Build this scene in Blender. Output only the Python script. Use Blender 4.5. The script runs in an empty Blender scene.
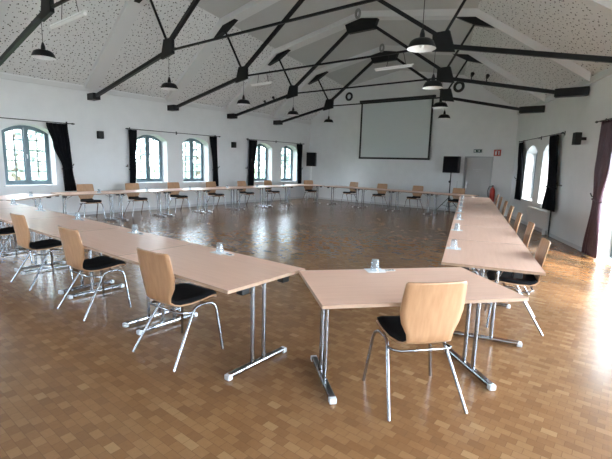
import bpy, math, random
from mathutils import Vector, Matrix
random.seed(7)
PI = math.pi
COL = bpy.context.scene.collection

# ------------------------------------------------------------------ materials
def new_mat(name):
    m = bpy.data.materials.new(name); m.use_nodes = True
    nt = m.node_tree; b = nt.nodes['Principled BSDF']
    return m, nt, b

def plain(name, col, rough=.5, metal=0., spec=.5, coat=0., noise=0., nscale=8., bump=0.):
    m, nt, b = new_mat(name)
    b.inputs['Base Color'].default_value = (*col, 1)
    b.inputs['Roughness'].default_value = rough
    b.inputs['Metallic'].default_value = metal
    b.inputs['Specular IOR Level'].default_value = spec
    b.inputs['Coat Weight'].default_value = coat
    if noise or bump:
        tc = nt.nodes.new('ShaderNodeTexCoord'); n = nt.nodes.new('ShaderNodeTexNoise')
        n.inputs['Scale'].default_value = nscale; n.inputs['Detail'].default_value = 4
        nt.links.new(tc.outputs['Object'], n.inputs['Vector'])
        if noise:
            r = nt.nodes.new('ShaderNodeValToRGB')
            r.color_ramp.elements[0].position = .3; r.color_ramp.elements[1].position = .7
            r.color_ramp.elements[0].color = (*[c*(1-noise) for c in col], 1)
            r.color_ramp.elements[1].color = (*[min(1, c*(1+noise)) for c in col], 1)
            nt.links.new(n.outputs['Fac'], r.inputs['Fac']); nt.links.new(r.outputs['Color'], b.inputs['Base Color'])
        if bump:
            bp = nt.nodes.new('ShaderNodeBump'); bp.inputs['Strength'].default_value = bump; bp.inputs['Distance'].default_value = .01
            nt.links.new(n.outputs['Fac'], bp.inputs['Height']); nt.links.new(bp.outputs['Normal'], b.inputs['Normal'])
    return m

def wood(name, c1, c2, rough=.35, axis='X', scale=3., stretch=14., coat=0.):
    m, nt, b = new_mat(name)
    tc = nt.nodes.new('ShaderNodeTexCoord'); mp = nt.nodes.new('ShaderNodeMapping')
    s = [stretch]*3; s['XYZ'.index(axis)] = 1.
    mp.inputs['Scale'].default_value = s
    n = nt.nodes.new('ShaderNodeTexNoise'); n.inputs['Scale'].default_value = scale; n.inputs['Detail'].default_value = 6
    r = nt.nodes.new('ShaderNodeValToRGB')
    r.color_ramp.elements[0].position = .3; r.color_ramp.elements[1].position = .7
    r.color_ramp.elements[0].color = (*c1, 1); r.color_ramp.elements[1].color = (*c2, 1)
    nt.links.new(tc.outputs['Object'], mp.inputs['Vector']); nt.links.new(mp.outputs['Vector'], n.inputs['Vector'])
    nt.links.new(n.outputs['Fac'], r.inputs['Fac']); nt.links.new(r.outputs['Color'], b.inputs['Base Color'])
    b.inputs['Roughness'].default_value = rough; b.inputs['Coat Weight'].default_value = coat
    return m

def floor_mat():
    m, nt, b = new_mat('wood_block_floor')
    L = nt.links
    tc = nt.nodes.new('ShaderNodeTexCoord')
    br = nt.nodes.new('ShaderNodeTexBrick')
    br.offset = .5; br.offset_frequency = 2
    br.inputs['Scale'].default_value = 1.; br.inputs['Brick Width'].default_value = .090
    br.inputs['Row Height'].default_value = .060; br.inputs['Mortar Size'].default_value = .0012
    br.inputs['Mortar Smooth'].default_value = .3; br.inputs['Bias'].default_value = 0.
    br.inputs['Color1'].default_value = (0, 0, 0, 1); br.inputs['Color2'].default_value = (1, 1, 1, 1)
    br.inputs['Mortar'].default_value = (.0, .0, .0, 1)
    L.new(tc.outputs['Object'], br.inputs['Vector'])
    ramp = nt.nodes.new('ShaderNodeValToRGB'); e = ramp.color_ramp.elements
    e[0].position = 0; e[0].color = (.21, .103, .045, 1)
    e[1].position = 1; e[1].color = (.335, .192, .094, 1)
    for p, c in ((.2, (.23, .112, .047)), (.6, (.26, .133, .058)), (.93, (.285, .153, .070))):
        x = ramp.color_ramp.elements.new(p); x.color = (*c, 1)
    L.new(br.outputs['Color'], ramp.inputs['Fac'])
    n = nt.nodes.new('ShaderNodeTexNoise'); n.inputs['Scale'].default_value = 34; n.inputs['Detail'].default_value = 6
    n.inputs['Roughness'].default_value = .7
    n2 = nt.nodes.new('ShaderNodeTexNoise'); n2.inputs['Scale'].default_value = 1.1; n2.inputs['Detail'].default_value = 3
    L.new(tc.outputs['Object'], n.inputs['Vector']); L.new(tc.outputs['Object'], n2.inputs['Vector'])
    mr = nt.nodes.new('ShaderNodeMapRange'); mr.inputs['To Min'].default_value = .86; mr.inputs['To Max'].default_value = 1.14
    L.new(n.outputs['Fac'], mr.inputs['Value'])
    mr2 = nt.nodes.new('ShaderNodeMapRange'); mr2.inputs['To Min'].default_value = .82; mr2.inputs['To Max'].default_value = 1.18
    L.new(n2.outputs['Fac'], mr2.inputs['Value'])
    mu = nt.nodes.new('ShaderNodeMath'); mu.operation = 'MULTIPLY'
    L.new(mr.outputs[0], mu.inputs[0]); L.new(mr2.outputs[0], mu.inputs[1])
    sc = nt.nodes.new('ShaderNodeVectorMath'); sc.operation = 'SCALE'
    L.new(ramp.outputs['Color'], sc.inputs[0]); L.new(mu.outputs[0], sc.inputs['Scale'])
    mix = nt.nodes.new('ShaderNodeMix'); mix.data_type = 'RGBA'
    mix.inputs['B'].default_value = (.15, .075, .035, 1)
    L.new(br.outputs['Fac'], mix.inputs['Factor']); L.new(sc.outputs[0], mix.inputs['A'])
    L.new(mix.outputs['Result'], b.inputs['Base Color'])
    # slightly uneven varnish
    rr = nt.nodes.new('ShaderNodeMapRange'); rr.inputs['To Min'].default_value = .20; rr.inputs['To Max'].default_value = .28
    L.new(n2.outputs['Fac'], rr.inputs['Value']); L.new(rr.outputs[0], b.inputs['Roughness'])
    b.inputs['Specular IOR Level'].default_value = .5
    return m

def perforated_mat():
    m, nt, b = new_mat('perforated_acoustic_panel'); L = nt.links
    uv = nt.nodes.new('ShaderNodeUVMap'); uv.uv_map = 'UVMap'
    cols = []
    def dots(scale, rad, rnd, off):
        mp = nt.nodes.new('ShaderNodeMapping'); mp.inputs['Location'].default_value = (off, off*.37, 0)
        v = nt.nodes.new('ShaderNodeTexVoronoi'); v.voronoi_dimensions = '2D'; v.feature = 'F1'
        v.inputs['Scale'].default_value = scale; v.inputs['Randomness'].default_value = rnd
        L.new(uv.outputs[0], mp.inputs['Vector']); L.new(mp.outputs[0], v.inputs['Vector'])
        lt = nt.nodes.new('ShaderNodeMath'); lt.operation = 'LESS_THAN'; lt.inputs[1].default_value = rad*scale
        L.new(v.outputs['Distance'], lt.inputs[0]); return lt
    a = dots(6.8, .0150, .8, 0.); c = dots(9.5, .0092, .85, 3.3)
    mx = nt.nodes.new('ShaderNodeMath'); mx.operation = 'MAXIMUM'
    L.new(a.outputs[0], mx.inputs[0]); L.new(c.outputs[0], mx.inputs[1])
    mix = nt.nodes.new('ShaderNodeMix'); mix.data_type = 'RGBA'
    mix.inputs['A'].default_value = (.69, .69, .69, 1); mix.inputs['B'].default_value = (.02, .018, .016, 1)
    L.new(mx.outputs[0], mix.inputs['Factor']); L.new(mix.outputs['Result'], b.inputs['Base Color'])
    b.inputs['Roughness'].default_value = .8
    return m

def pane_mat():
    m = bpy.data.materials.new('window_glass'); m.use_nodes = True; nt = m.node_tree; nt.nodes.clear()
    o = nt.nodes.new('ShaderNodeOutputMaterial'); mx = nt.nodes.new('ShaderNodeMixShader')
    t = nt.nodes.new('ShaderNodeBsdfTransparent'); g = nt.nodes.new('ShaderNodeBsdfGlossy'); g.inputs['Roughness'].default_value = .02
    lw = nt.nodes.new('ShaderNodeLayerWeight'); lw.inputs['Blend'].default_value = .5
    pw = nt.nodes.new('ShaderNodeMath'); pw.operation = 'POWER'; pw.inputs[1].default_value = 5
    f = nt.nodes.new('ShaderNodeMapRange'); f.inputs['To Min'].default_value = .04; f.inputs['To Max'].default_value = .9
    nt.links.new(lw.outputs['Facing'], pw.inputs[0]); nt.links.new(pw.outputs[0], f.inputs['Value'])
    nt.links.new(f.outputs[0], mx.inputs[0]); nt.links.new(t.outputs[0], mx.inputs[1]); nt.links.new(g.outputs[0], mx.inputs[2])
    nt.links.new(mx.outputs[0], o.inputs[0]); return m

def glass_mat():
    m = bpy.data.materials.new('tumbler_glass'); m.use_nodes = True; nt = m.node_tree; nt.nodes.clear(); L = nt.links
    o = nt.nodes.new('ShaderNodeOutputMaterial'); mx = nt.nodes.new('ShaderNodeMixShader'); mx2 = nt.nodes.new('ShaderNodeMixShader')
    t = nt.nodes.new('ShaderNodeBsdfTransparent'); t.inputs['Color'].default_value = (.90, .93, .95, 1)
    g = nt.nodes.new('ShaderNodeBsdfGlossy'); g.inputs['Roughness'].default_value = .08
    d = nt.nodes.new('ShaderNodeBsdfDiffuse'); d.inputs['Color'].default_value = (.8, .84, .88, 1)
    lw = nt.nodes.new('ShaderNodeLayerWeight'); lw.inputs['Blend'].default_value = .5
    pw = nt.nodes.new('ShaderNodeMath'); pw.operation = 'POWER'; pw.inputs[1].default_value = 5
    f = nt.nodes.new('ShaderNodeMapRange'); f.inputs['To Min'].default_value = .04; f.inputs['To Max'].default_value = .9
    nt.links.new(lw.outputs['Facing'], pw.inputs[0]); nt.links.new(pw.outputs[0], f.inputs['Value'])
    L.new(f.outputs[0], mx.inputs[0]); L.new(t.outputs[0], mx.inputs[1]); L.new(g.outputs[0], mx.inputs[2])
    mx2.inputs[0].default_value = .10; L.new(mx.outputs[0], mx2.inputs[1]); L.new(d.outputs[0], mx2.inputs[2])
    L.new(mx2.outputs[0], o.inputs[0]); return m

M = dict(
    wall=plain('white_wall_paint', (.74, .745, .75), .85, noise=.025, nscale=3., bump=.05),
    beam=plain('white_boxed_beam', (.66, .66, .66), .7),
    ceil=plain('plain_ceiling_board', (.50, .50, .50), .85, noise=.02, nscale=2.),
    perf=perforated_mat(), floor=floor_mat(),
    black=plain('black_steel', (.006, .0065, .008), .5, spec=.3),
    top=wood('beech_laminate', (.77, .485, .36), (.83, .54, .41), .36, 'X', 2.5, 12.),
    edge=wood('beech_edge_shaded', (.38, .24, .165), (.45, .29, .20), .45, 'X', 2.5, 12.),  # darker than the top: shade on the table sides put into the colour
    ply=wood('beech_plywood', (.43, .23, .118), (.51, .29, .158), .38, 'Z', 3., 14.),
    chrome=plain('chrome', (.36, .37, .39), .14, 1.),
    cap=plain('grey_plastic_cap', (.62, .63, .65), .45),
    fabric=plain('black_seat_fabric', (.008, .008, .009), .95, spec=.15),
    velvet=plain('black_curtain_cloth', (.010, .010, .012), .95, spec=.1),
    plum=plain('plum_curtain_satin', (.060, .020, .034), .42, spec=.6),
    frame=plain('blue_grey_window_paint', (.13, .185, .215), .5),
    iron=plain('dark_iron', (.03, .03, .032), .5),
    pane=pane_mat(), glass=glass_mat(),
    screen=plain('projection_screen_cloth', (.62, .66, .67), .9),
    blk=plain('matte_black_plastic', (.012, .012, .013), .6),
    white=plain('white_enamel', (.82, .82, .82), .3),
    bulb=plain('frosted_bulb', (.85, .85, .85), .25),
    door=plain('grey_door_paint', (.50, .50, .50), .5),
    doorframe=plain('grey_door_frame', (.42, .43, .44), .5),
    steel=plain('brushed_steel', (.5, .5, .5), .3, 1.),
    red=plain('red_enamel', (.45, .03, .02), .35),
    redsign=plain('red_sign', (.42, .05, .03), .5),
    signw=plain('sign_white', (.8, .8, .8), .5),
    signd=plain('dark_green_sign', (.02, .06, .05), .4),
    radiator=plain('white_radiator_enamel', (.74, .74, .74), .5),
    paper=plain('white_paper', (.82, .82, .83), .8),
    ink=plain('dark_ink', (.03, .03, .04), .6),
    base=plain('pale_baseboard', (.55, .56, .58), .5),
    loop=plain('grey_fitting', (.22, .22, .21), .5),
    gravel=plain('pale_bounce_ground', (.30, .31, .28), .9, noise=.15, nscale=1.),
    lawn=plain('lawn_grass', (.09, .15, .05), .9, noise=.3, nscale=2.),
    leaf=plain('tree_leaves', (.33, .38, .38), .8, noise=.3, nscale=3.),
    bark=plain('tree_bark', (.12, .09, .06), .9),
)

# ------------------------------------------------------------------ mesh builder
class MB:
    def __init__(s): s.v = []; s.f = []; s.uv = {}
    def add(s, vs, fs):
        k = len(s.v); s.v += [tuple(p) for p in vs]; s.f += [tuple(i+k for i in f) for f in fs]; return s
    def box(s, c, d, R=None):
        x, y, z = [q/2 for q in d]
        vs = [Vector(p) for p in ((-x,-y,-z),(x,-y,-z),(x,y,-z),(-x,y,-z),(-x,-y,z),(x,-y,z),(x,y,z),(-x,y,z))]
        if R: vs = [R @ p for p in vs]
        return s.add([p+Vector(c) for p in vs], [(0,3,2,1),(4,5,6,7),(0,1,5,4),(1,2,6,5),(2,3,7,6),(3,0,4,7)])
    def bar(s, a, b, w, h, up=(0,0,1)):
        a, b = Vector(a), Vector(b); t = (b-a).normalized(); up = Vector(up)
        if abs(t.dot(up)) > .98: up = Vector((0,1,0))
        sd = t.cross(up).normalized(); u = sd.cross(t)
        vs = []
        for p in (a, b):
            for i, j in ((-1,-1),(1,-1),(1,1),(-1,1)): vs.append(p + sd*i*w/2 + u*j*h/2)
        return s.add(vs, [(0,1,2,3),(7,6,5,4),(0,4,5,1),(1,5,6,2),(2,6,7,3),(3,7,4,0)])
    def tube(s, pts, r, n=8, cap=True):
        pts = [Vector(p) for p in pts]; k0 = len(s.v); prev = None
        rs = r if isinstance(r, (list, tuple)) else [r]*len(pts)
        for i, p in enumerate(pts):
            t = (pts[min(i+1, len(pts)-1)] - pts[max(i-1, 0)]).normalized()
            if prev is None:
                a = Vector((0,0,1)) if abs(t.z) < .9 else Vector((1,0,0)); u = t.cross(a).normalized()
            else: u = (prev - t*prev.dot(t)).normalized()
            prev = u; w = t.cross(u)
            for j in range(n):
                an = 2*PI*j/n; s.v.append(tuple(p + (u*math.cos(an)+w*math.sin(an))*rs[i]))
        for i in range(len(pts)-1):
            for j in range(n):
                a = k0+i*n+j; b = k0+i*n+(j+1) % n; s.f.append((a, b, b+n, a+n))
        if cap:
            s.f.append(tuple(k0+j for j in range(n))[::-1]); e = k0+(len(pts)-1)*n; s.f.append(tuple(e+j for j in range(n)))
        return s
    def lathe(s, prof, n=20, c=(0,0,0), close=False):
        k0 = len(s.v); c = Vector(c)
        for (r, z) in prof:
            for j in range(n):
                a = 2*PI*j/n; s.v.append((c.x+r*math.cos(a), c.y+r*math.sin(a), c.z+z))
        for i in range(len(prof)-1):
            for j in range(n):
                a = k0+i*n+j; b = k0+i*n+(j+1) % n; s.f.append((a, b, b+n, a+n))
        if close:
            s.f.append(tuple(k0+j for j in range(n))[::-1]); e = k0+(len(prof)-1)*n; s.f.append(tuple(e+j for j in range(n)))
        return s
    def prism(s, poly, y0, y1):           # poly in x,z extruded along y
        n = len(poly); vs = [(x, y0, z) for x, z in poly] + [(x, y1, z) for x, z in poly]
        return s.add(vs, [tuple(range(n)), tuple(range(2*n-1, n-1, -1))] + [(i, i+n, (i+1) % n+n, (i+1) % n) for i in range(n)])
    def build(s, name, mat, parent=None, smooth=False, bevel=0., solid=0., sub=0, loc=None, rz=0.):
        me = bpy.data.meshes.new(name); me.from_pydata(s.v, [], s.f); me.validate(); me.update()
        if smooth:
            me.polygons.foreach_set('use_smooth', [True]*len(me.polygons))
            try: me.set_sharp_from_angle(angle=math.radians(40))
            except Exception: pass
        me.materials.append(mat)
        o = bpy.data.objects.new(name, me); COL.objects.link(o); o.parent = parent
        if loc is not None: o.location = loc
        o.rotation_euler.z = rz
        if solid:
            d = o.modifiers.new('solid', 'SOLIDIFY'); d.thickness = solid; d.offset = 0
        if bevel:
            d = o.modifiers.new('bevel', 'BEVEL'); d.width = bevel; d.segments = 2; d.limit_method = 'ANGLE'
        if sub:
            d = o.modifiers.new('sub', 'SUBSURF'); d.levels = d.render_levels = sub
        return o

def fix_normals(o):
    import bmesh
    bm = bmesh.new(); bm.from_mesh(o.data); bmesh.ops.recalc_face_normals(bm, faces=bm.faces); bm.to_mesh(o.data); bm.free(); return o

def tag(o, label=None, cat=None, group=None, kind=None):
    if label: o['label'] = label
    if cat: o['category'] = cat
    if group: o['group'] = group
    if kind: o['kind'] = kind
    return o
def struct(o): o['kind'] = 'structure'; return o
def root(name, label, cat, loc=(0,0,0), rz=0., group=None):
    o = bpy.data.objects.new(name, None); COL.objects.link(o); o.location = loc; o.rotation_euler.z = rz
    o.empty_display_size = .1
    return tag(o, label, cat, group)
KIDS = {}
def copy_tree(o, parent=None):
    c = o.copy(); COL.objects.link(c); c.parent = parent
    for ch in [x for x in ALLKIDS(o)]: copy_tree(ch, c)
    return c
def ALLKIDS(o): return [x for x in bpy.data.objects if x.parent == o]
def place(proto, used, loc, rz, label, group=None):
    """first call moves the built thing itself, later calls copy it with its parts"""
    if proto not in used: used.append(proto); o = proto
    else: o = copy_tree(proto)
    o.location = loc; o.rotation_euler.z = rz; o['label'] = label
    if group: o['group'] = group
    return o
USED = []

# ------------------------------------------------------------------ room numbers
YN, YF = -2.0, 15.4
W0, SL = 16.054, .4736
def RW(y): return W0 - SL*y            # right wall
def S(y): return RW(y)/13.434          # the roof shrinks with the hall's width
EAVE = 3.48
def knee(y): return 2.924*S(y), 3.239+2.126*S(y)+.10      # underside of the boxed rafters
def ridge(y): return RW(y)/2, 3.239+2.69*S(y)+.17
PANEL = .13
def profile(y, off=0.):
    kx, kz = knee(y); rx, rz = ridge(y); W = RW(y)
    return [(0, EAVE-.08+off), (kx, kz+off), (rx, rz+off), (W-kx, kz+off), (W, EAVE-.08+off)]

# floor
mb = MB(); mb.add([(0,YN,0),(RW(YN),YN,0),(RW(YF),YF,0),(0,YF,0)], [(0,1,2,3)])
mb.add([(0,YN,-.2),(RW(YN),YN,-.2),(RW(YF),YF,-.2),(0,YF,-.2)], [(3,2,1,0)])
struct(mb.build('floor', M['floor']))

# ceiling: perforated lower slopes and plain upper part, one mesh with two materials
def ceiling():
    vs = []; fs = []; uvs = []; mi = []
    ys = [YN+(YF-YN)*i/24 for i in range(25)]
    P = [profile(y, PANEL) for y in ys]
    def pt(i, j): return (P[i][j][0], ys[i], P[i][j][1])
    for i in range(24):
        for j in range(4):
            k = len(vs); q = [pt(i, j), pt(i+1, j), pt(i+1, j+1), pt(i, j+1)]
            def dist(i_, a, b): return math.hypot(P[i_][a][0]-P[i_][b][0], P[i_][a][1]-P[i_][b][1])
            if j < 2: u = [(ys[i], 0), (ys[i+1], 0), (ys[i+1], dist(i+1, j, j+1)), (ys[i], dist(i, j, j+1))]
            else: u = [(ys[i], 20+dist(i, j, j+1)), (ys[i+1], 20+dist(i+1, j, j+1)), (ys[i+1], 20), (ys[i], 20)]
            vs += q; fs.append((k, k+1, k+2, k+3)); uvs += u; mi.append(0 if j in (0, 3) else 1)
    me = bpy.data.meshes.new('ceiling'); me.from_pydata(vs, [], fs); uvl = me.uv_layers.new(name='UVMap')
    for l in me.loops: uvl.data[l.index].uv = uvs[l.vertex_index]
    me.materials.append(M['perf']); me.materials.append(M['ceil'])
    for p, m_ in zip(me.polygons, mi): p.material_index = m_
    o = bpy.data.objects.new('ceiling', me); COL.objects.link(o); struct(o)
    d = o.modifiers.new('solid', 'SOLIDIFY'); d.thickness = .1; d.offset = -1
ceiling()

# ------------------------------------------------------------------ walls with arched openings
def arch_pts(u0, u1, zs, zt, n=10):
    """segment arch from (u1,zs) over the top to (u0,zs)"""
    if zt <= zs+.001: return [(u1, zs), (u0, zs)]
    w = (u1-u0)/2; h = zt-zs; r = (w*w+h*h)/(2*h); cz = zt-r; cx = (u0+u1)/2; a = math.asin(w/r)
    return [(cx+r*math.sin(a-2*a*i/n), cz+r*math.cos(a-2*a*i/n)) for i in range(n+1)]

def wall(name, org, du, dn, length, top, openings, depth=.30, splay=.05):
    """org: start, du: unit along, dn: unit outward, openings (u0,u1,z0,zs,zt)"""
    org, du, dn = Vector(org), Vector(du), Vector(dn)
    def P(u, z, d=0.): return tuple(org+du*u+dn*d+Vector((0,0,z)))
    mb = MB(); u = 0.
    for (u0, u1, z0, zs, zt) in sorted(openings):
        mb.add([P(u,0), P(u0,0), P(u0,top), P(u,top)], [(0,1,2,3)])
        if z0 > 0: mb.add([P(u0,0), P(u1,0), P(u1,z0), P(u0,z0)], [(0,1,2,3)])
        ap = arch_pts(u0, u1, zs, zt)
        for a, b in zip(ap[:-1], ap[1:]):
            mb.add([P(*a), P(*b), P(b[0], top), P(a[0], top)], [(0,1,2,3)])
        # reveals
        inner = [(u0, z0), (u1, z0)] + ap
        s_ = splay; outer = [(u0+s_, z0+.02), (u1-s_, z0+.02)] + arch_pts(u0+s_, u1-s_, zs-.01, zt-.03 if zt > zs else zs-.01)
        m = len(inner)
        for i in range(m):
            j = (i+1) % m
            if i == 0 and z0 <= 0: continue
            mb.add([P(*inner[i]), P(*inner[j]), P(*outer[j], depth), P(*outer[i], depth)], [(0,1,2,3)])
        u = u1
    mb.add([P(u,0), P(length,0), P(length,top), P(u,top)], [(0,1,2,3)])
    return struct(mb.build(name, M['wall']))

LW = [(1.78, 2.88), (3.39, 4.53), (6.80, 7.88), (8.48, 9.55), (11.83, 12.87), (13.45, 14.52)]
LZ = [.85, .85, .86, .85, .82, .79]
wall('wall_left', (0,YN,0), (0,1,0), (-1,0,0), YF-YN, EAVE+.12,
     [(a-YN, b-YN, z, 2.18, 2.38) for (a, b), z in zip(LW, LZ)])
k = math.hypot(1, SL); DU = Vector((-SL/k, 1/k, 0)); DN = Vector((1/k, SL/k, 0))
RWIN = [(13.19, 14.13, .72, 2.10, 2.30), (11.74, 12.72, .72, 2.10, 2.30), (8.15, 9.40, 0, 2.10, 2.36),
        (6.05, 7.6, 0, 2.80, 3.1), (4.1, 5.65, 0, 2.80, 3.1), (2.2, 3.75, 0, 2.80, 3.1), (.3, 1.85, 0, 2.8, 3.1), (-1.6, -.05, 0, 2.8, 3.1)]  # tall doors out of view, added to bring in light from the right
wall('wall_right', (RW(YN),YN,0), DU, DN, (YF-YN)*k, EAVE+.12,
     [((a-YN)*k, (b-YN)*k, z0, zs, zt) for a, b, z0, zs, zt in RWIN], splay=.04)

def gable(name, y, holes, flip):
    P = profile(y, PANEL); xs = sorted(set([p[0] for p in P]+[h for q in holes for h in q[:2]]))
    def top(x):
        for (x0, z0), (x1, z1) in zip(P[:-1], P[1:]):
            if x0-1e-6 <= x <= x1+1e-6: return z0+(z1-z0)*(x-x0)/(x1-x0)
    mb = MB()
    for a, b in zip(xs[:-1], xs[1:]):
        z0 = 0
        for h in holes:
            if a >= h[0]-1e-6 and b <= h[1]+1e-6: z0 = h[2]
        mb.add([(a,y,z0),(b,y,z0),(b,y,top(b)),(a,y,top(a))], [(0,1,2,3)])
    for h0, h1, hz in holes:
        d = .16
        mb.add([(h0,y,0),(h0,y+d,0),(h0,y+d,hz),(h0,y,hz)], [(0,1,2,3)])
        mb.add([(h1,y,0),(h1,y+d,0),(h1,y+d,hz),(h1,y,hz)], [(0,1,2,3)])
        mb.add([(h0,y,hz),(h1,y,hz),(h1,y+d,hz),(h0,y+d,hz)], [(0,1,2,3)])
    return struct(mb.build(name, M['wall']))
gable('wall_far', YF, [(7.13, 8.10, 2.02)], 0)
FILL_WIN = [(1.6, 3.0, .75, 2.2, 2.5), (4.9, 6.3, .75, 2.2, 2.5)]  # unseen windows behind the camera, added to light the foreground
wall('wall_near', (0,YN,0), (1,0,0), (0,-1,0), RW(YN), EAVE+.12, FILL_WIN, splay=.04)
P_ = profile(YN, PANEL); MBn = MB(); MBn.add([(0,YN,EAVE+.1)]+[(x,YN,z) for x, z in P_]+[(RW(YN),YN,EAVE+.1)], [(0,6,5,4,3,2,1)])
struct(MBn.build('wall_near_gable', M['wall']))

# white coving where the slopes meet the side walls, and baseboards
struct(MB().box((.03, (YN+YF)/2, EAVE-.045), (.06, YF-YN, .11)).build('trim_1', M['beam']))
o = struct(MB().bar(Vector((RW(YN)-.03,YN,EAVE-.045)), Vector((RW(YF)-.03,YF,EAVE-.045)), .06, .11).build('trim_2', M['beam']))
struct(MB().box((.008, (YN+YF)/2, .04), (.016, YF-YN, .08)).build('baseboard_left', M['base']))
struct(MB().box((7.13/2, YF-.008, .04), (7.13, .016, .08)).build('baseboard_far', M['base']))
a = Vector((RW(9.45)-.008, 9.45, .04)); b = Vector((RW(YF)-.008, YF, .04))
struct(MB().bar(a, b, .016, .08).build('baseboard_right', M['base']))

# door in the far wall
d = MB().box((7.615, YF+.09, 1.0), (.87, .045, 1.98)).build('door_1', M['door'], bevel=.004); struct(d)
fr = MB().box((7.155, YF+.04, 1.01), (.05, .12, 2.02)).box((8.075, YF+.04, 1.01), (.05, .12, 2.02)).box((7.615, YF+.04, 1.995), (.87, .12, .05))
fr.build('door_frame', M['doorframe'], d)
MB().tube([(7.25, YF+.07, 1.02), (7.25, YF+.01, 1.02), (7.37, YF+.01, 1.02)], .011).box((7.25, YF+.062, 1.0), (.045, .012, .2)).build('door_handle', M['steel'], d, smooth=True)
mk = MB()
for i, (x0, w_) in enumerate(((7.46, .06), (7.53, .04), (7.585, .05), (7.66, .08), (7.75, .05))): mk.box((x0, YF+.066, 1.56), (w_*.8, .003, .02))
for x0, w_ in ((7.55, .05), (7.61, .05)): mk.box((x0, YF+.066, 1.50), (w_*.8, .003, .014))
mk.build('lettering', M['cap'], d)

# ------------------------------------------------------------------ windows
def window(idx, org, du, dn, w, z0, zs, zt, depth=.24, bars=(1, 4), splay=.04, handle=True, name='window'):
    """frame in local coordinates u (along), d (outward), z"""
    org, du, dn = Vector(org), Vector(du), Vector(dn)
    def P(u, z, d): return org+du*u+dn*d+Vector((0,0,z))
    s = splay*depth/.3; u0, u1 = s, w-s; zb = z0+.02
    T = .075; mb = MB()
    ap_o = arch_pts(u0, u1, zs, zt-.02, 14); ap_i = arch_pts(u0+T, u1-T, zs-.0, zt-.02-T, 14)
    outer = [(u0, zb), (u1, zb)]+ap_o; inner = [(u0+T, zb+T), (u1-T, zb+T)]+ap_i
    n = len(outer)
    for da, db in ((depth, depth+.06),):
        for i in range(n):
            j = (i+1) % n
            q = [P(*outer[i], da), P(*outer[j], da), P(*inner[j], da), P(*inner[i], da), P(*outer[i], db), P(*outer[j], db), P(*inner[j], db), P(*inner[i], db)]
            mb.add(q, [(0,1,2,3),(7,6,5,4),(3,2,6,7),(0,4,5,1)])
    cx = w/2
    fo = mb.build('%s_%d' % (name, idx), M['frame']); struct(fo)
    c = MB(); c.bar(P(cx, zb+T, depth+.025), P(cx, zt-.02-T, depth+.025), .085, .07, up=du)
    c.build('centre_post', M['frame'], fo)
    # two casement leaves with thin bars and one pane each
    for sgn in (0, 1):
        a, b = (u0+T, cx-.043) if sgn == 0 else (cx+.043, u1-T)
        def topz(u):
            pts = sorted(ap_i)
            for (x0, y0), (x1, y1) in zip(pts[:-1], pts[1:]):
                if x0 <= u <= x1: return y0+(y1-y0)*(u-x0)/(x1-x0+1e-9)
            return pts[0][1]
        t = .03; lf = MB(); zb2 = zb+T
        N = 8; us = [a+(b-a)*i/N for i in range(N+1)]
        lf.bar(P(a+t/2, zb2, depth+.03), P(a+t/2, topz(a+t/2), depth+.03), t, .045, up=dn)
        lf.bar(P(b-t/2, zb2, depth+.03), P(b-t/2, topz(b-t/2), depth+.03), t, .045, up=dn)
        lf.bar(P(a, zb2+t/2, depth+.03), P(b, zb2+t/2, depth+.03), .045, t)
        for x0, x1 in zip(us[:-1], us[1:]): lf.bar(P(x0, topz(x0)-t/2, depth+.03), P(x1, topz(x1)-t/2, depth+.03), .045, t)
        leaf = lf.build('casement', M['frame'], fo)
        br = MB(); m_ = (a+b)/2
        br.bar(P(m_, zb2+t, depth+.035), P(m_, topz(m_)-t, depth+.035), .024, .024, up=dn)
        H = topz(m_)-zb2
        for i in range(1, bars[1]+1):
            z = zb2+H*i/(bars[1]+1); br.bar(P(a+t, z, depth+.035), P(b-t, z, depth+.035), .024, .024)
        br.build('glazing_bar', M['iron'], leaf)
        g = MB(); vs = [P(a, zb2, depth+.045), P(b, zb2, depth+.045)]+[P(u, topz(u), depth+.045) for u in reversed(us)]
        g.add(vs, [tuple(range(len(vs)))]); g.build('pane', M['pane'], leaf)
    if handle:
        zc = (zb+zt)/2
        h = MB().tube([P(cx+.0, zc, depth), P(cx, zc, depth-.05), P(cx, zc-.1, depth-.05)], .01)
        h.build('window_handle', M['white'], fo, smooth=True)
    if z0 > 0:
        sb = MB(); sb.bar(P(-.03, z0-.005, .09), P(w+.03, z0-.005, .09), .24, .03)
        sb.build('window_sill', M['wall'], fo)
    # sky portal just outside
    li = bpy.data.lights.new('window_portal', 'AREA'); li.shape = 'RECTANGLE'; li.size = w; li.size_y = zt-z0
    li.cycles.is_portal = True
    lo = bpy.data.objects.new('window_portal', li); COL.objects.link(lo); lo.parent = fo
    c0 = P(w/2, (z0+zt)/2, .42); lo.location = c0
    lo.rotation_euler = (-dn).to_track_quat('-Z', 'Z').to_euler()
    return fo
for i, ((a, b), z) in enumerate(zip(LW, LZ)):
    window(i+1, (0, a, 0), (0,1,0), (-1,0,0), b-a, z, 2.18, 2.38)
for i, (a, b, z0, zs, zt) in enumerate(RWIN):
    window(i+7 if z0 > 0 else i, (RW(a), a, 0), DU, DN, (b-a)*k, z0, zs, zt, bars=(1, 4 if z0 > 0 else 5), depth=.26 if z0 > 0 else .24, name='window' if z0 > 0 else 'door')

for i, (a, b, z0, zs, zt) in enumerate(FILL_WIN):
    window(i+20, (a, YN, 0), (1,0,0), (0,-1,0), b-a, z0, zs, zt)

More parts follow.
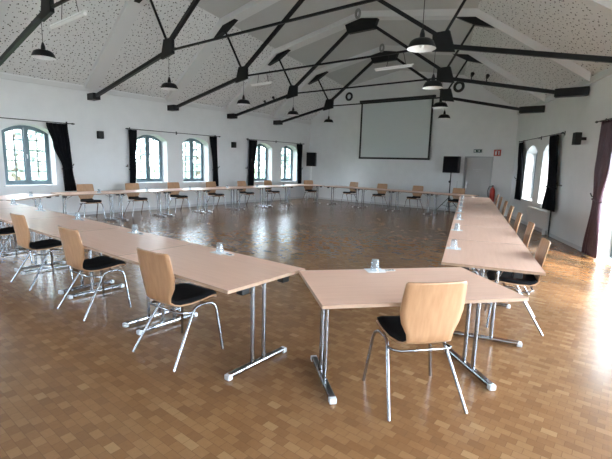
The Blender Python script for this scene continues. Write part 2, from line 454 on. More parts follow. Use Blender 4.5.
# ------------------------------------------------------------------ trusses
TY = [3.043, 5.531, 8.02, 10.509, 12.998]
ORD = ['nearest', 'second', 'third', 'fourth', 'farthest']
for i, y in enumerate([.554]+TY):
    s = S(y); W = RW(y); P = profile(y)
    mb = MB()
    # boxed rafter in white, part of the ceiling
    T = PANEL+.05
    for (x0, z0), (x1, z1) in zip(P[:-1], P[1:]):
        mb.prism([(x0, z0), (x1, z1), (x1, z1+T), (x0, z0+T)], y-.17, y+.17)
    struct(mb.build('trim_%d' % (i+3), M['beam']))
def truss(i, y):
    s = S(y); W = RW(y)
    nm = ORD[i]
    r = root('roof_truss', 'black steel roof truss spanning the hall, %s from the camera' % nm, 'roof truss', (0, y, 0), 0, 'black steel roof trusses')
    zf = 3.239; ax = 3.709*s; az = zf+.764*s; rx = W/2; rz = zf+2.69*s; kx = 2.924*s; kz = zf+2.126*s
    for m in (0, 1):
        X = (lambda x: x) if m == 0 else (lambda x: W-x)
        sg = 1 if m == 0 else -1
        MB().box((X(.31 if m else .18), 0, zf), (.62 if m else .36, .2, .17)).build('wall_bracket', M['black'], r, bevel=.01)
        MB().bar((X(.55 if m else .32), 0, zf+.01), (X(ax-.14), 0, az-.10), .075, .08).build('lower_chord', M['black'], r)
        pl = [(-.25, -.21), (.20, -.14), (.20, .19), (-.12, .19)]
        poly = [(X(ax+px), az+pz) for px, pz in pl]
        fix_normals(MB().prism(poly, -.035, .035).build('gusset_plate', M['black'], r, bevel=.008))
        MB().bar((X(ax+.08), 0, az+.12), (X(rx-.36), 0, rz-.06), .08, .075).build('inner_chord', M['black'], r)
        MB().tube([(X(ax-.04), 0, az+.16), (X(kx+.02), 0, kz-.02)], .028, 8).build('strut', M['black'], r, smooth=True)
        # bent plate at the knee of the roof, lying under both slopes
        P = profile(y); sl = (P[1][1]-P[0][1])/P[1][0]; s2 = (P[2][1]-P[1][1])/(P[2][0]-P[1][0])
        e = .42; kt = P[1][1]
        poly = [(X(kx-e), kt-sl*e), (X(kx), kt), (X(kx+e*1.15), kt+s2*e*1.15), (X(kx+.02), kt-.17)]
        fix_normals(MB().prism(poly, -.07, .07).build('knee_plate', M['black'], r))
    MB().bar((ax+.1, 0, az-.06), (W-ax-.1, 0, az-.06), .038, .038).build('tie_rod', M['black'], r)
    rt = profile(y)[2][1]; sl = (profile(y)[2][1]-profile(y)[1][1])/(profile(y)[2][0]-profile(y)[1][0])
    poly = [(rx-.52, rt-sl*.52-.0), (rx, rt), (rx+.52, rt-sl*.52), (rx+.42, rt-.34), (rx-.42, rt-.34)]
    fix_normals(MB().prism(poly, -.07, .07).build('ridge_plate', M['black'], r, bevel=.008))
for i, y in enumerate(TY): truss(i, y)

# ------------------------------------------------------------------ pendants
def make_pendant():
    r = root('pendant_lamp', 'x', 'lamp')       # origin at the rim's centre; cable length set per lamp
    out = [(.030, .200), (.034, .185), (.036, .135), (.06, .130), (.115, .118), (.150, .095), (.170, .055), (.186, .012), (.194, .0)]
    inn = [(.190, .0), (.182, .014), (.166, .054), (.146, .090), (.112, .112), (.05, .124), (.0, .126)]
    MB().lathe(out, 28).build('shade', M['black'], r, smooth=True)
    MB().lathe(inn, 28).build('shade_lining', M['white'], r, smooth=True)
    MB().lathe([(.0, .255), (.012, .255), (.020, .235), (.030, .200), (.0, .198)], 16).build('lamp_holder', M['blk'], r, smooth=True)
    MB().lathe([(.0, .012), (.022, .018), (.030, .038), (.024, .062), (.014, .085), (.0, .09)], 14).build('bulb', M['bulb'], r, smooth=True)
    return r
PEND = make_pendant()
LAMPS = [('left', 0, 3.75), ('left', 1, 3.73), ('left', 2, 3.44), ('left', 3, 3.10), ('left', 4, 2.75),
         ('right', 1, 9.56), ('right', 2, 8.74), ('right', 3, 7.96), ('right', 4, 7.15)]
lows = {('left', 0): 3.28, ('right', 1): 3.17, ('right', 2): 3.12, ('right', 3): 3.09, ('right', 4): 3.10}
for side, i, x in LAMPS:
    y = TY[i]; z = lows.get((side, i), 3.14)
    zt = 3.239+.764*S(y)-.13
    o = place(PEND, USED, (x, y, z), 0, 'black enamel pendant lamp with white inside, on the %s truss, on the %s side' % (ORD[i], 'window row' if side == 'left' else 'door'), 'pendant lamps under the trusses')
    MB().tube([(0, 0, .25), (0, 0, zt-z)], .005, 6).build('cable', M['blk'], o)

# strip lights hung on wires
def strip_light(x0, x1, y, z, zt, label, r_=.018):
    r = root('strip_light', label, 'lamp', ((x0+x1)/2, y, z), 0, 'white strip lights')
    h = (x1-x0)/2
    MB().prism([(-h, .0), (h, .0), (h, .02), (-h, .02)], -r_, r_).build('reflector', M['white'], r, bevel=.004)
    MB().tube([(-h+.03, 0, -.022), (h-.03, 0, -.022)], r_, 10).build('lamp_tube', M['bulb'], r, smooth=True)
    for q in (-.35, .62):
        MB().tube([(h*q, 0, .03), (h*q*.75, 0, zt-z)], .006, 6).build('hanger', M['blk'], r)
def tiez(y): return 3.239+.764*S(y)-.06
strip_light(7.44, 8.31, TY[2], 3.60, tiez(TY[2]), 'slim white strip light hung by two wires in front of the projection screen')
strip_light(3.72, 4.50, TY[2], 3.62, tiez(TY[2]), 'small white strip light under the third truss beside the window side pendant')
strip_light(4.15, 5.40, TY[0], 3.72, tiez(TY[0]), 'long white strip light beside the nearest pendant lamp', .03)

# spots clamped on the fourth truss
def spot(x, z, label):
    r = root('spotlight', label, 'spotlight', (x, TY[3], z), 0, 'small black clamp spotlights')
    MB().tube([(0, 0, -.04), (0, 0, .05)], .012).build('clamp', M['blk'], r)
    MB().lathe([(.0, 0), (.03, .0), (.045, .1), (.04, .1), (.0, .09)], 14).build('spot_head', M['blk'], r, smooth=True)
    c = r.children[-1]
    c.rotation_euler = (math.radians(70), 0, math.radians(25)); c.location = (0, .02, .05)
spot(8.67, 3.735, 'small black spotlight clamped on the fourth truss, right arm, nearer the lamp')
spot(9.02, 3.655, 'small black spotlight clamped on the fourth truss, right arm, nearer the wall')
spot(1.84, 3.56, 'small black spotlight clamped on the fourth truss, window side arm, nearer the wall')
spot(2.23, 3.66, 'small black spotlight clamped on the fourth truss, window side arm, nearer the lamp')

# loops at the ridge
for j, (y, nm) in enumerate(((TY[3], 'fourth'), (TY[4], 'farthest'))):
    x, z = ridge(y)
    pts = [(.06*math.cos(a), 0, .105*math.sin(a)) for a in [2*PI*i/20 for i in range(21)]]
    tag(MB().tube(pts, .035, 8, cap=False).build('hanging_loop', M['loop'], smooth=True, loc=(x+.12, y-.42, ridge(y-.42)[1]-.05)), 'grey oval loop hanging from the ceiling ridge at the %s truss' % nm, 'ceiling fitting', 'grey loops on the ceiling ridge')

# ------------------------------------------------------------------ far wall things
scr = root('projection_screen', 'large white projection screen with black borders on the far wall', 'projection screen', (4.31, YF-.12, 0))
MB().box((0, 0, 3.03), (2.94, .006, 2.22)).build('screen_cloth', M['screen'], scr)
for sx in (-1, 1): MB().box((sx*1.51, -.002, 3.03), (.075, .01, 2.30)).build('side_border', M['blk'], scr)
MB().box((0, -.004, 1.90), (3.10, .03, .075)).build('bottom_bar', M['blk'], scr)
MB().box((0, -.01, 4.19), (3.22, .09, .09)).build('housing', M['blk'], scr, bevel=.01)
for sx in (-1, 1): MB().box((sx*1.3, .06, 4.19), (.05, .119, .05)).build('bracket', M['blk'], scr)

for x, z, rr, lb in ((2.10, 4.46, .17, 'round black ring fitting high on the far wall, window side of the screen'),
                     (6.72, 4.46, .19, 'round black ring fitting high on the far wall, door side of the screen')):
    r = root('round_wall_speaker', lb, 'wall speaker', (x, YF-.06, z), 0, 'round fittings either side of the screen')
    pts = [(rr*math.cos(a)*.8, 0, rr*math.sin(a)*.8) for a in [2*PI*i/28 for i in range(29)]]
    MB().tube(pts, rr*.26, 10, cap=False).build('ring', M['blk'], r, smooth=True)
    c = MB().lathe([(0, 0), (rr*.62, 0), (rr*.62, .03), (0, .03)], 24).build('centre_disc', M['cap'], r); c.rotation_euler.x = PI/2; c.location.y = .04

# loudspeakers on stands
def speaker_box(name, label, loc, rz, w, h, d):
    r = root(name, label, 'loudspeaker', loc, rz)
    MB().box((0, 0, h/2), (w, d, h)).build('cabinet', M['blk'], r, bevel=.012)
    MB().box((0, -d/2-.006, h/2), (w*.92, .012, h*.92)).build('grille', M['velvet'], r)
def stand(label, loc, h, mat, spread, rz=0):
    r = root('speaker_stand', label, 'stand', loc, rz)
    MB().tube([(0,0,.12), (0,0,h)], .02, 10).build('pole', mat, r, smooth=True)
    MB().tube([(0,0,.45), (0,0,.56)], .03, 10).build('collar', M['blk'], r, smooth=True)
    for q in range(3):
        a = 2*PI*q/3+.5
        MB().tube([(0,0,.54), (spread*math.cos(a), spread*math.sin(a), .015)], .013, 8).build('leg', M['blk'] if mat is not M['white'] else mat, r, smooth=True)
        MB().tube([(0,0,.2), (spread*.55*math.cos(a), spread*.55*math.sin(a), .26)], .007, 6).build('brace', M['blk'] if mat is not M['white'] else mat, r)
stand('pale speaker stand in the corner between windows and far wall', (.66, 14.72, 0), 1.49, M['white'], .32)
speaker_box('loudspeaker', 'black loudspeaker on a pale stand in the far window corner', (.66, 14.72, 1.49), math.radians(28), .40, .60, .34)
stand('black tripod speaker stand beside the grey door', (6.86, 14.86, 0), 1.42, M['iron'], .5, .4)
speaker_box('loudspeaker', 'square black loudspeaker on a tripod beside the grey door', (6.86, 14.86, 1.42), math.radians(6), .53, .58, .34)
def micstand(x, y, h, head, lb):
    r = root('microphone_stand', lb, 'microphone stand', (x, y, 0), 0, 'slim stands by the tripod')
    MB().tube([(0,0,.02), (0,0,h)], .009, 8).build('pole', M['steel'], r, smooth=True)
    MB().lathe([(0,0), (.09,0), (.09,.015), (.015,.03), (0,.03)], 20).build('base', M['iron'], r, smooth=True)
    if head: MB().lathe([(0,0), (.02,.0), (.045,.03), (.045,.06), (.02,.09), (0,.09)], 14, (0,0,h-.03)).build('microphone', M['blk'], r, smooth=True)
micstand(6.74, 15.15, 1.08, True, 'slim microphone stand with a round black head by the grey door')
micstand(7.02, 15.12, 1.13, False, 'thin bare metal stand by the grey door')

# signs over the door, extinguisher
sg = root('exit_sign', 'small dark emergency sign above the grey door', 'sign', (7.565, YF-.02, 2.21))
MB().box((0, 0, 0), (.31, .036, .14)).build('sign_box', M['cap'], sg, bevel=.006)
MB().box((0, -.02, 0), (.27, .006, .105)).build('sign_face', M['signd'], sg)
MB().box((-.09, -.025, 0), (.05, .004, .06)).add([(.0,-.026,.012),(.05,-.026,.012),(.05,-.026,.03),(.09,-.026,0),(.05,-.026,-.03),(.05,-.026,-.012),(0,-.026,-.012)], [(0,1,2,3,4,5,6)]).build('sign_symbol', M['signw'], sg)
sg = root('fire_sign', 'square red fire extinguisher sign on the far wall', 'sign', (8.215, YF-.012, 2.15))
MB().box((0, 0, 0), (.23, .012, .21)).build('sign_plate', M['redsign'], sg)
MB().box((-.045, -.008, -.01), (.05, .004, .11)).box((-.045, -.008, .06), (.02, .004, .03)).box((-.02, -.008, .066), (.04, .004, .012)).box((.05, -.008, -.02), (.03, .004, .09)).box((.05, -.008, .045), (.04, .004, .03)).build('sign_symbol', M['signw'], sg)
ex = root('fire_extinguisher', 'red fire extinguisher with black hose hung beside the grey door', 'fire extinguisher', (8.21, YF-.14, .46))
MB().lathe([(0,0), (.07,.0), (.085,.02), (.085,.40), (.06,.47), (.025,.50), (.025,.53), (0,.53)], 20).build('cylinder', M['red'], ex, smooth=True)
MB().box((0, -.02, .56), (.03, .13, .035)).tube([(0,0,.5), (0,0,.58)], .02).build('valve', M['blk'], ex)
MB().tube([(-.02,-.03,.55), (-.10,-.06,.53), (-.14,-.07,.40), (-.12,-.06,.22), (-.10,-.04,.12)], .013, 8).build('hose', M['blk'], ex, smooth=True)
MB().box((0, .105, .32), (.10, .05, .06)).build('wall_hook', M['blk'], ex)

# wall speakers on the side walls
def wall_speaker(p, dn_, lb, w=.15, h=.21, d=.13, arm=.0):
    r = root('wall_speaker', lb, 'wall speaker', p, math.atan2(dn_[1], dn_[0]), 'small wall speakers')   # local +x points into the room
    MB().box((arm+d/2+.01, 0, 0), (d, w, h)).build('cabinet', M['blk'], r, bevel=.01)
    MB().box(((arm+.02)/2, 0, 0), (arm+.02, .04, .06)).build('bracket', M['blk'], r)
wall_speaker((0, 5.71, 2.235), (1, 0), 'small black wall speaker between the first and second window groups')
wall_speaker((0, 10.68, 2.215), (1, 0), 'small black wall speaker between the second and third window groups')
pr_ = Vector((RW(10.38), 10.38, 2.27)); wall_speaker(tuple(pr_), (-DN.x, -DN.y), 'black wall speaker on a bracket between the plum and the black curtains', .17, .25, .12, .10)

# radiator and pipe under the right windows
yr = 12.35; c = Vector((RW(yr), yr, 0)) - DN*.09
ra = root('radiator', 'white panel radiator under the arched windows beside the right row', 'radiator', tuple(c), math.atan2(DU.y, DU.x))
MB().box((0, 0, .37), (1.55, .08, .46)).build('panel', M['radiator'], ra, bevel=.01)
g = MB()
for i in range(30): g.box((-.75+i*.0517, .045, .37), (.012, .012, .42))
g.build('ribs', M['radiator'], ra)
for q in (-.6, .6): MB().box((q, 0, .07), (.04, .06, .14)).build('foot', M['radiator'], ra)
MB().box((.82, 0, .52), (.06, .05, .05)).build('valve', M['blk'], ra)
yp = 11.60; c = Vector((RW(yp), yp, 0)) - DN*.05
tag(MB().tube([(0,0,0), (0,0,.74)], .017, 8).build('heating_pipe', M['iron'], smooth=True, loc=tuple(c)), 'dark vertical heating pipe below the black curtain by the radiator', 'pipe')

# ------------------------------------------------------------------ curtain rods and curtains
def rod(org, du, dn_in, L, z, lb, brk):
    org, du, dn_in = Vector(org), Vector(du), Vector(dn_in)
    r = root('curtain_rod', lb, 'curtain rod', tuple(org+dn_in*.1+Vector((0,0,z))), 0, 'thin dark curtain rods')
    MB().tube([(0,0,0), tuple(du*L)], .011, 8).build('pole', M['iron'], r, smooth=True)
    for q in (0, L): MB().tube([tuple(du*(q-.05)), tuple(du*(q+.0)), tuple(du*(q+.05))], [.014, .024, .01], 8).build('finial', M['iron'], r, smooth=True)
    for q in brk:
        MB().tube([tuple(du*q+Vector((0,0,-.01))), tuple(du*q-dn_in*.1)], .009, 6).box(tuple(du*q-dn_in*.094), (.02, .035, .10)).build('bracket', M['iron'], r)
for n_, (y0, y1) in zip(('first', 'second', 'third'), ((1.5, 4.98), (6.5, 9.97), (11.35, 14.83))):
    rod((0, y0, 0), (0,1,0), (1,0,0), y1-y0, 2.47, 'thin dark curtain rod over the %s pair of arched windows' % n_, (.12, (y1-y0)/2, y1-y0-.12))
rod((RW(11.35), 11.35, 0), DU, -DN, 3.28*k, 2.47, 'thin dark curtain rod over the pair of windows beside the radiator', (.12, 1.8, 3.28*k-.12))
rod((RW(6.3), 6.3, 0), DU, -DN, 3.5*k, 2.54, 'dark curtain rod above the glass door', (.12, 1.95, 3.5*k-.15))

def curtain(org, du, dn_in, keys, mat, lb, folds=6, amp=.028, tie=None, hook=None):
    """keys: (z, u0, u1) from top to bottom"""
    org, du, dn_in = Vector(org), Vector(du), Vector(dn_in)
    r = root('curtain', lb, 'curtain', tuple(org), 0, 'curtains')
    def lerp(z):
        for (za, a0, a1), (zb, b0, b1) in zip(keys[:-1], keys[1:]):
            if zb <= z <= za+1e-6:
                t = (za-z)/(za-zb); t = t*t*(3-2*t); return a0+(b0-a0)*t, a1+(b1-a1)*t
        return keys[-1][1:]
    zt, zb = keys[0][0], keys[-1][0]; NZ = 40; NU = folds*10; mb = MB(); vs = []
    wmax = max(b-a for _, a, b in keys)
    for i in range(NZ+1):
        z = zt+(zb-zt)*i/NZ; a, b = lerp(z)
        am = amp*(.75+.5*(1-(b-a)/wmax))
        for j in range(NU+1):
            t = j/NU; ph = 2*PI*folds*t
            off = am*math.sin(ph+.5*math.sin(i*.11+t*5))+.006*math.sin(ph*2.3+i*.2)
            vs.append(du*(a+(b-a)*t)+dn_in*(.1+off)+Vector((0,0,z)))
    mb.add(vs, [(i*(NU+1)+j, i*(NU+1)+j+1, (i+1)*(NU+1)+j+1, (i+1)*(NU+1)+j) for i in range(NZ) for j in range(NU)])
    mb.build('cloth', mat, r, smooth=True, solid=.006)
    if tie:
        z, _ = tie, 0; a, b = lerp(z)
        q = MB(); ring = []
        for i in range(21):
            an = 2*PI*i/20; ring.append(tuple(du*((a+b)/2+((b-a)/2+.012)*math.cos(an))+dn_in*(.1+.055*math.sin(an))+Vector((0,0,z+.02*math.cos(an)))))
        q.tube(ring, .014, 8, cap=False); q.build('tieback', mat, r, smooth=True)
    if hook is not None:
        u = hook; z = tie+.06; sgn = 1 if u > (keys[0][1]+keys[0][2])/2 else -1
        MB().tube([tuple(du*u+Vector((0,0,z))), tuple(du*u+dn_in*.10+Vector((0,0,z))), tuple(du*(u+sgn*.02)+dn_in*.12+Vector((0,0,z+.06)))], .013, 6).build('tieback_hook', M['iron'], r)
X = (0,1,0); N = (1,0,0)
curtain((0,0,0), X, N, [(2.45, 4.33, 4.85), (1.9, 4.46, 4.88), (1.3, 4.66, 4.90), (.69, 4.68, 4.98)], M['velvet'], 'black tied curtain at the far end of the first window pair', 5, tie=1.3, hook=4.92)
curtain((0,0,0), X, N, [(2.45, 6.53, 6.80), (1.3, 6.53, 6.72), (.69, 6.51, 6.68)], M['velvet'], 'black tied curtain at the near end of the second window pair', 4, tie=1.3, hook=6.47)
curtain((0,0,0), X, N, [(2.45, 9.53, 9.86), (1.3, 9.67, 9.88), (.69, 9.66, 9.92)], M['velvet'], 'black tied curtain at the far end of the second window pair', 4, tie=1.3, hook=9.93)
curtain((0,0,0), X, N, [(2.45, 11.43, 11.90), (1.3, 11.42, 11.73), (.62, 11.39, 11.72)], M['velvet'], 'black tied curtain at the near end of the third window pair', 5, tie=1.3, hook=11.36)
curtain((0,0,0), X, N, [(2.45, 14.34, 14.77), (1.3, 14.46, 14.72), (.69, 14.49, 14.74)], M['velvet'], 'black tied curtain at the far end of the third window pair, by the pale stand', 4, tie=1.3, hook=14.78)
ro = (RW(0), 0, 0)
curtain(ro, DU, -DN, [(2.43, 14.24*k, 14.60*k), (1.3, 13.98*k, 14.46*k), (.68, 13.9*k, 14.55*k)], M['velvet'], 'black curtain at the far end of the windows beside the radiator', 5, tie=1.25, hook=14.66*k)
curtain(ro, DU, -DN, [(2.45, 11.56*k, 12.08*k), (1.3, 11.38*k, 11.90*k), (.64, 11.26*k, 12.08*k)], M['velvet'], 'black curtain at the near end of the windows beside the radiator', 6, tie=1.2, hook=11.28*k)
curtain(ro, DU, -DN, [(2.52, 9.02*k, 9.60*k), (1.75, 9.08*k, 9.62*k), (1.08, 9.22*k, 9.52*k), (.04, 9.12*k, 9.70*k)], M['plum'], 'floor-length plum satin curtain tied back beside the glass door', 6, .035, tie=1.08, hook=9.60*k)

# ------------------------------------------------------------------ chairs
def make_chair():
    r = root('stacking_chair', 'x', 'chair')
    prof = [(.255, .440), (.235, .462), (.18, .470), (.08, .462), (-.03, .455), (-.12, .455), (-.165, .468), (-.192, .500), (-.203, .545), (-.212, .62), (-.225, .70), (-.243, .80), (-.255, .86), (-.2625, .893), (-.2655, .905)]
    wid = [.36, .40, .415, .42, .41, .37, .335, .31, .325, .40, .435, .425, .415, .408, .385]
    NW = 10; vs = []
    # arclength-smoothed grid
    for (y, z), w in zip(prof, wid):
        for j in range(NW+1):
            t = 2*j/NW-1
            back = max(0, min(1, (z-.5)/.15)); seat = 1-back
            vs.append((t*w/2, y+back*.028*t*t, z+seat*.010*t*t*(1 if z < .5 else 0)))
    mb = MB(); mb.add(vs, [(i*(NW+1)+j, i*(NW+1)+j+1, (i+1)*(NW+1)+j+1, (i+1)*(NW+1)+j) for i in range(len(prof)-1) for j in range(NW)])
    mb.build('plywood_shell', M['ply'], r, smooth=True, solid=.012)
    # padded seat
    pv = []; pts = [(.255, .462), (.235, .485), (.18, .496), (.08, .490), (-.03, .482), (-.11, .480), (-.155, .490), (-.178, .515)]
    pw = [.33, .38, .41, .42, .41, .365, .325, .29]
    for (y, z), w in zip(pts, pw):
        for j in range(NW+1):
            t = 2*j/NW-1; pv.append((t*w/2, y, z+.008*t*t-(.012 if abs(t) > .95 else 0)))
    mb = MB(); mb.add(pv, [(i*(NW+1)+j, i*(NW+1)+j+1, (i+1)*(NW+1)+j+1, (i+1)*(NW+1)+j) for i in range(len(pts)-1) for j in range(NW)])
    mb.build('seat_pad', M['fabric'], r, smooth=True, solid=.036)
    for sx in (-1, 1):
        # rear and front legs bend over into the side rail
        MB().tube([(sx*.272, -.262, .0), (sx*.215, -.035, .37), (sx*.209, -.012, .405), (sx*.204, .015, .424), (sx*.203, .05, .430)], .0115, 10).build('leg', M['chrome'], r, smooth=True)
        MB().tube([(sx*.272, .240, .0), (sx*.226, .212, .36), (sx*.218, .198, .40), (sx*.208, .165, .424), (sx*.203, .12, .430)], .0115, 10).build('leg', M['chrome'], r, smooth=True)
    f = MB()
    for sx in (-1, 1): f.tube([(sx*.203, .045, .430), (sx*.203, .125, .430)], .0115, 10)
    f.tube([(-.212, -.022, .388), (-.205, -.12, .408), (-.17, -.150, .412), (.17, -.150, .412), (.205, -.12, .408), (.212, -.022, .388)], .009, 8).tube([(-.203, .11, .430), (.203, .11, .430)], .010, 8)
    f.build('seat_frame', M['chrome'], r, smooth=True)
    return r
CH = make_chair()
R = math.radians
def outer_R(y): return 11.52-.3087*(y-3.96)
NTH = ['first', 'second', 'third', 'fourth', 'fifth', 'sixth', 'seventh']
for n_, x in enumerate((9.14, 7.62, 6.19, 4.78)):
    place(CH, USED, (x, 1.96, 0), R(3), 'beech plywood chair with black seat, %s from the near corner along the left foreground row' % NTH[n_], 'chairs along the foreground row')
place(CH, USED, (10.955, 2.615, 0), R(49.2), 'beech plywood chair with its back to the camera at the single front table')
for n_, y in enumerate((4.68, 6.08, 7.33, 8.58, 9.82, 11.12, 12.25)):
    place(CH, USED, (outer_R(y)-.9555*(.08 if n_ else .14), y-.295*.08, 0), R(107.2), 'beech plywood chair on the right row of tables, %s from the camera' % NTH[n_], 'chairs along the right row')
place(CH, USED, (1.43, 2.75, 0), R(-52.6), 'beech plywood chair behind the angled table below the first window')
for n_, y in enumerate((4.92, 6.22, 7.58, 9.04, 10.45, 11.84)):
    place(CH, USED, (.98, y, 0), R(-90), 'beech plywood chair on the window side of the window row, %s from the near end' % NTH[n_], 'chairs along the window row')
place(CH, USED, (1.46, 13.66, 0), R(-120), 'beech plywood chair behind the angled table in front of the pale speaker stand')
for n_, x in enumerate((2.99, 4.33, 5.77, 7.28)):
    place(CH, USED, (x, 14.36, 0), R(180 + (-6, 4, -3, 0)[n_]), 'beech plywood chair behind the far row, %s' % ('nearest the window corner', 'second from the window corner', 'second from the black tripod', 'beside the black tripod stand')[n_], 'chairs along the far row')

# ------------------------------------------------------------------ tables
TAB = {}
def make_table(L, D):
    r = root('folding_table', 'x', 'table')
    MB().box((0, 0, .728), (L-.004, D-.004, .022)).build('tabletop', M['top'], r)
    e = MB(); h = .024; t = .003; z = .728
    e.box((0, D/2-.001, z), (L, t, h)).box((0, -D/2+.001, z), (L, t, h)).box((L/2-.001, 0, z), (t, D, h)).box((-L/2+.001, 0, z), (t, D, h))
    e.build('edge_band', M['edge'], r)
    for sx in (-1, 1):
        x = sx*(L/2-.125)
        f = MB().bar((x, -.305, .028), (x, .305, .028), .05, .036).build('foot_bar', M['chrome'], r, bevel=.012)
        for sy in (-1, 1): MB().box((x, sy*.305, .022), (.052, .045, .042)).build('end_cap', M['cap'], f, bevel=.008)
        for sy in (-1, 1): MB().tube([(x, sy*.062, .04), (x, sy*.062, .70)], .0165, 12).build('column', M['chrome'], r, smooth=True)
        MB().bar((x, -.25, .705), (x, .25, .705), .04, .022).build('cross_rail', M['blk'], r)
        for sy in (-1, 1):
            MB().box((x+sx*.06, sy*.22, .687), (.065, .075, .06)).build('bracket', M['blk'], r, bevel=.006)
            MB().tube([(x, sy*.062, .60), (x-sx*.16, sy*.15, .71)], .006, 6).build('brace', M['chrome'], r)
    MB().tube([(-(L/2-.28), 0, .695), (L/2-.28, 0, .695)], .012, 8).build('long_rail', M['blk'], r)
    return r
def table(cx, cy, deg, L, D, lb, grp=None):
    key = (L, D)
    if key not in TAB: TAB[key] = make_table(L-.004, D)
    return place(TAB[key], USED, (cx, cy, 0), R(deg), lb, grp)
for i in range(5):
    table(9.955-.74-1.48*i, 2.212, 0, 1.48, .84, 'beech folding table on chrome legs, %s from the near corner in the left foreground row' % NTH[i], 'tables of the foreground row')
c_, s_ = math.cos(.8583), math.sin(.8583)
table(10.5955+c_*.73-s_*.424, 1.9916+s_*.73+c_*.424, math.degrees(.8583), 1.46, .848, 'single beech folding table set at an angle in front, between the two long rows')
table(1.80, 3.08, 127, 1.48, .86, 'beech folding table set at an angle below the first window')
for i in range(6):
    table(1.475, 3.98+.69+1.38*i, 90, 1.38, .85, 'beech folding table in the window row, %s from its near end' % NTH[i], 'tables of the window row')
table(1.50, 13.15, 60, 1.50, .85, 'beech folding table set at an angle in the far window corner')
for i in range(4):
    table(2.42+.71+1.42*i, 13.725, 0, 1.42, .85, 'beech folding table of the far row, %s from the window side' % NTH[i], 'tables of the far row')
dR = Vector((-.2954, .9554, 0)); nR = Vector((.9554, .2954, 0)); st = Vector((10.71, 3.71, 0))
for i in range(7):
    c0 = st+dR*(.69+1.38*i)+nR*.425
    table(c0.x, c0.y, math.degrees(math.atan2(dR.y, dR.x)), 1.38, .85, 'beech folding table in the right row, %s from the camera' % NTH[i], 'tables of the right row')

# ------------------------------------------------------------------ tumblers, napkins, cards
def make_tumbler():
    prof = [(.0, .084), (.024, .084), (.0265, .080), (.034, .002), (.0345, .0), (.0325, .0), (.0315, .003), (.0245, .072), (.022, .074), (.0, .074)]
    prof = [(a*1.14, b*1.12) for a, b in prof]
    return tag(MB().lathe(prof, 24).build('tumbler', M['glass'], smooth=True), 'x', 'glass')
TUM = make_tumbler()
NAP = tag(MB().box((0,0,.0012), (.15, .125, .0024)).build('paper_napkin', M['paper']), 'x', 'napkin')
def make_card():
    r = root('printed_card', 'x', 'card')
    MB().box((0,0,.0012), (.095, .055, .0022)).build('paper', M['paper'], r)
    g = MB()
    for i, (w_, y_) in enumerate(((.012, .002), (.02, -.001), (.014, .003), (.018, 0))): g.box((-.03+i*.02, y_, .0028), (w_, .024, .0010))
    g.build('print', M['ink'], r); return r
CARD = make_card()
ZT = .7405
def setting(x, y, ang, where, card=True, group=None):
    """ang: direction of the table edge"""
    u = Vector((math.cos(R(ang)), math.sin(R(ang)), 0)); p = Vector((x, y, ZT))
    place(NAP, USED, tuple(p), R(ang), 'white paper napkin ' + where, group and 'paper napkins')
    place(TUM, USED, tuple(p+Vector((0,0,.0026))), R(ang), 'clear upturned tumbler ' + where, group and 'upturned tumblers')
    if card:
        q = p+u*.128+Vector((0,0,0))
        place(CARD, USED, tuple(q), R(ang), 'small printed white card ' + where, group and 'printed cards')
for i, x in enumerate((8.99, 7.46, 5.95, 4.60, 3.36)):
    setting(x, 2.53, 0, 'on the %s table from the near corner, foreground row' % NTH[i], True, True)
setting(10.415, 2.985, 49.2, 'on the single angled front table', True, True)
for i, y in enumerate((4.42, 5.78, 7.04, 8.30, 9.55, 10.85, 12.1)):
    t = (y-3.71)/.9554; p = st+dR*t+nR*.085
    setting(p.x, p.y, 17.2, 'on the %s table from the camera, right row' % NTH[i], False, True)
for i, y in enumerate((4.83, 6.1, 7.5, 8.95, 10.3, 11.7)):
    setting(1.70, y, 90, 'on the %s table from the near end, window row' % NTH[i], False, True)
setting(1.86, 3.30, 127, 'on the angled table below the first window', False, True)

# ------------------------------------------------------------------ outside
struct(MB().box((-42, 8, -.35), (84, 160, .1)).build('ground', M['lawn']))
struct(MB().box((45, 8, -.35), (90, 160, .1)).build('bounce_terrace', M['gravel']))  # unseen ground outside the right wall, kept pale to bounce light inside
def tree(x, y, h, rr, lb):
    r = root('tree', lb, 'tree', (x, y, -.3), 0, 'trees outside the windows')
    MB().tube([(0,0,0), (.05,.02,h*.35), (-.05,0,h*.7)], [.2, .15, .08], 8).build('trunk', M['bark'], r, smooth=True)
    mb = MB()
    for i in range(850):
        th = random.uniform(0, 2*PI); ph = math.acos(random.uniform(-1, 1)); q = rr*random.uniform(.35, 1)
        c = Vector((q*math.sin(ph)*math.cos(th), q*math.sin(ph)*math.sin(th), h*.5+q*1.15*math.cos(ph)))
        a = Vector([random.uniform(-1,1) for _ in range(3)]).normalized(); b = a.orthogonal().normalized(); w = random.uniform(.16, .34)
        mb.add([c-a*w, c+b*w*.6, c+a*w, c-b*w*.6], [(0,1,2,3)])
    mb.build('foliage', M['leaf'], r)
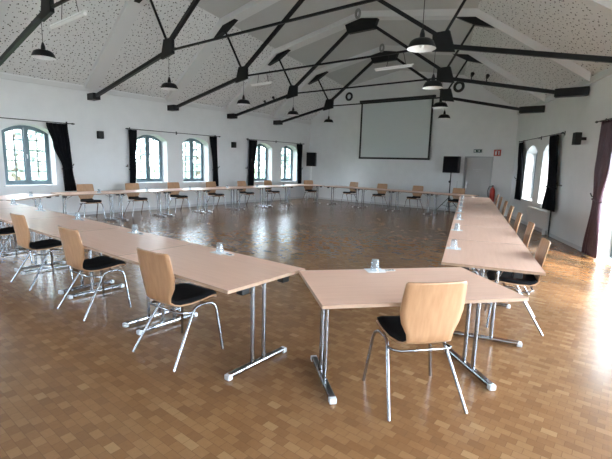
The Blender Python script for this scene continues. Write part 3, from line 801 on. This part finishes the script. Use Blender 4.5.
for (x, y, h, rr), wh in zip(((-9, 6.3, 5.6, 2.1), (-10.5, 11.2, 6.2, 2.3), (-9, 15.9, 5.4, 2.1), (-10.5, 20.6, 6.4, 2.4), (-9.5, 25.6, 6.0, 2.3), (-11, 31, 6.6, 2.5)),
    ('through the large window nearest the camera', 'past the second window group', 'through the middle pair of windows', 'between the middle and far window pairs', 'through the third window pair', 'beyond the last window')):
    tree(x, y, h, rr, 'green leafy tree outside, standing ' + wh)

# ------------------------------------------------------------------ light
w = bpy.data.worlds.new('World'); bpy.context.scene.world = w; w.use_nodes = True
bg = w.node_tree.nodes['Background']; bg.inputs['Color'].default_value = (.73, .87, 1.0, 1); bg.inputs['Strength'].default_value = 16.5

sl_ = bpy.data.lights.new('sun', 'SUN'); sl_.energy = 14; sl_.angle = math.radians(14); sl_.color = (1, .9, .76)
so = bpy.data.objects.new('sun', sl_); COL.objects.link(so); so.rotation_euler = Vector((.62, -.35, .70)).to_track_quat('Z', 'Y').to_euler()

# ------------------------------------------------------------------ camera
f, yaw, pit, roll = 412.16, -.6654, -.1589, .0286
F = Vector((math.sin(yaw)*math.cos(pit), math.cos(yaw)*math.cos(pit), math.sin(pit)))
R0 = Vector((math.cos(yaw), -math.sin(yaw), 0)); U0 = R0.cross(F)
Rv = R0*math.cos(roll)+U0*math.sin(roll); Uv = -R0*math.sin(roll)+U0*math.cos(roll)
cam = bpy.data.cameras.new('Camera'); co = bpy.data.objects.new('Camera', cam); COL.objects.link(co)
m = Matrix((Rv, Uv, -F)).transposed().to_4x4(); m.translation = Vector((12.0167, 0, 1.6054)); co.matrix_world = m
cam.sensor_width = 36; cam.sensor_fit = 'HORIZONTAL'; cam.lens = 36*f/612; cam.clip_start = .05; cam.clip_end = 300
sc = bpy.context.scene; sc.camera = co
sc.view_settings.view_transform = 'Standard'; sc.view_settings.look = 'None'; sc.view_settings.gamma = 1
sc.view_settings.use_curve_mapping = False; sc.view_settings.exposure = 0.9
sc.cycles.use_denoising = True
sc.cycles.max_bounces = 10; sc.cycles.diffuse_bounces = 6; sc.cycles.transparent_max_bounces = 12
sc.cycles.sample_clamp_indirect = 12
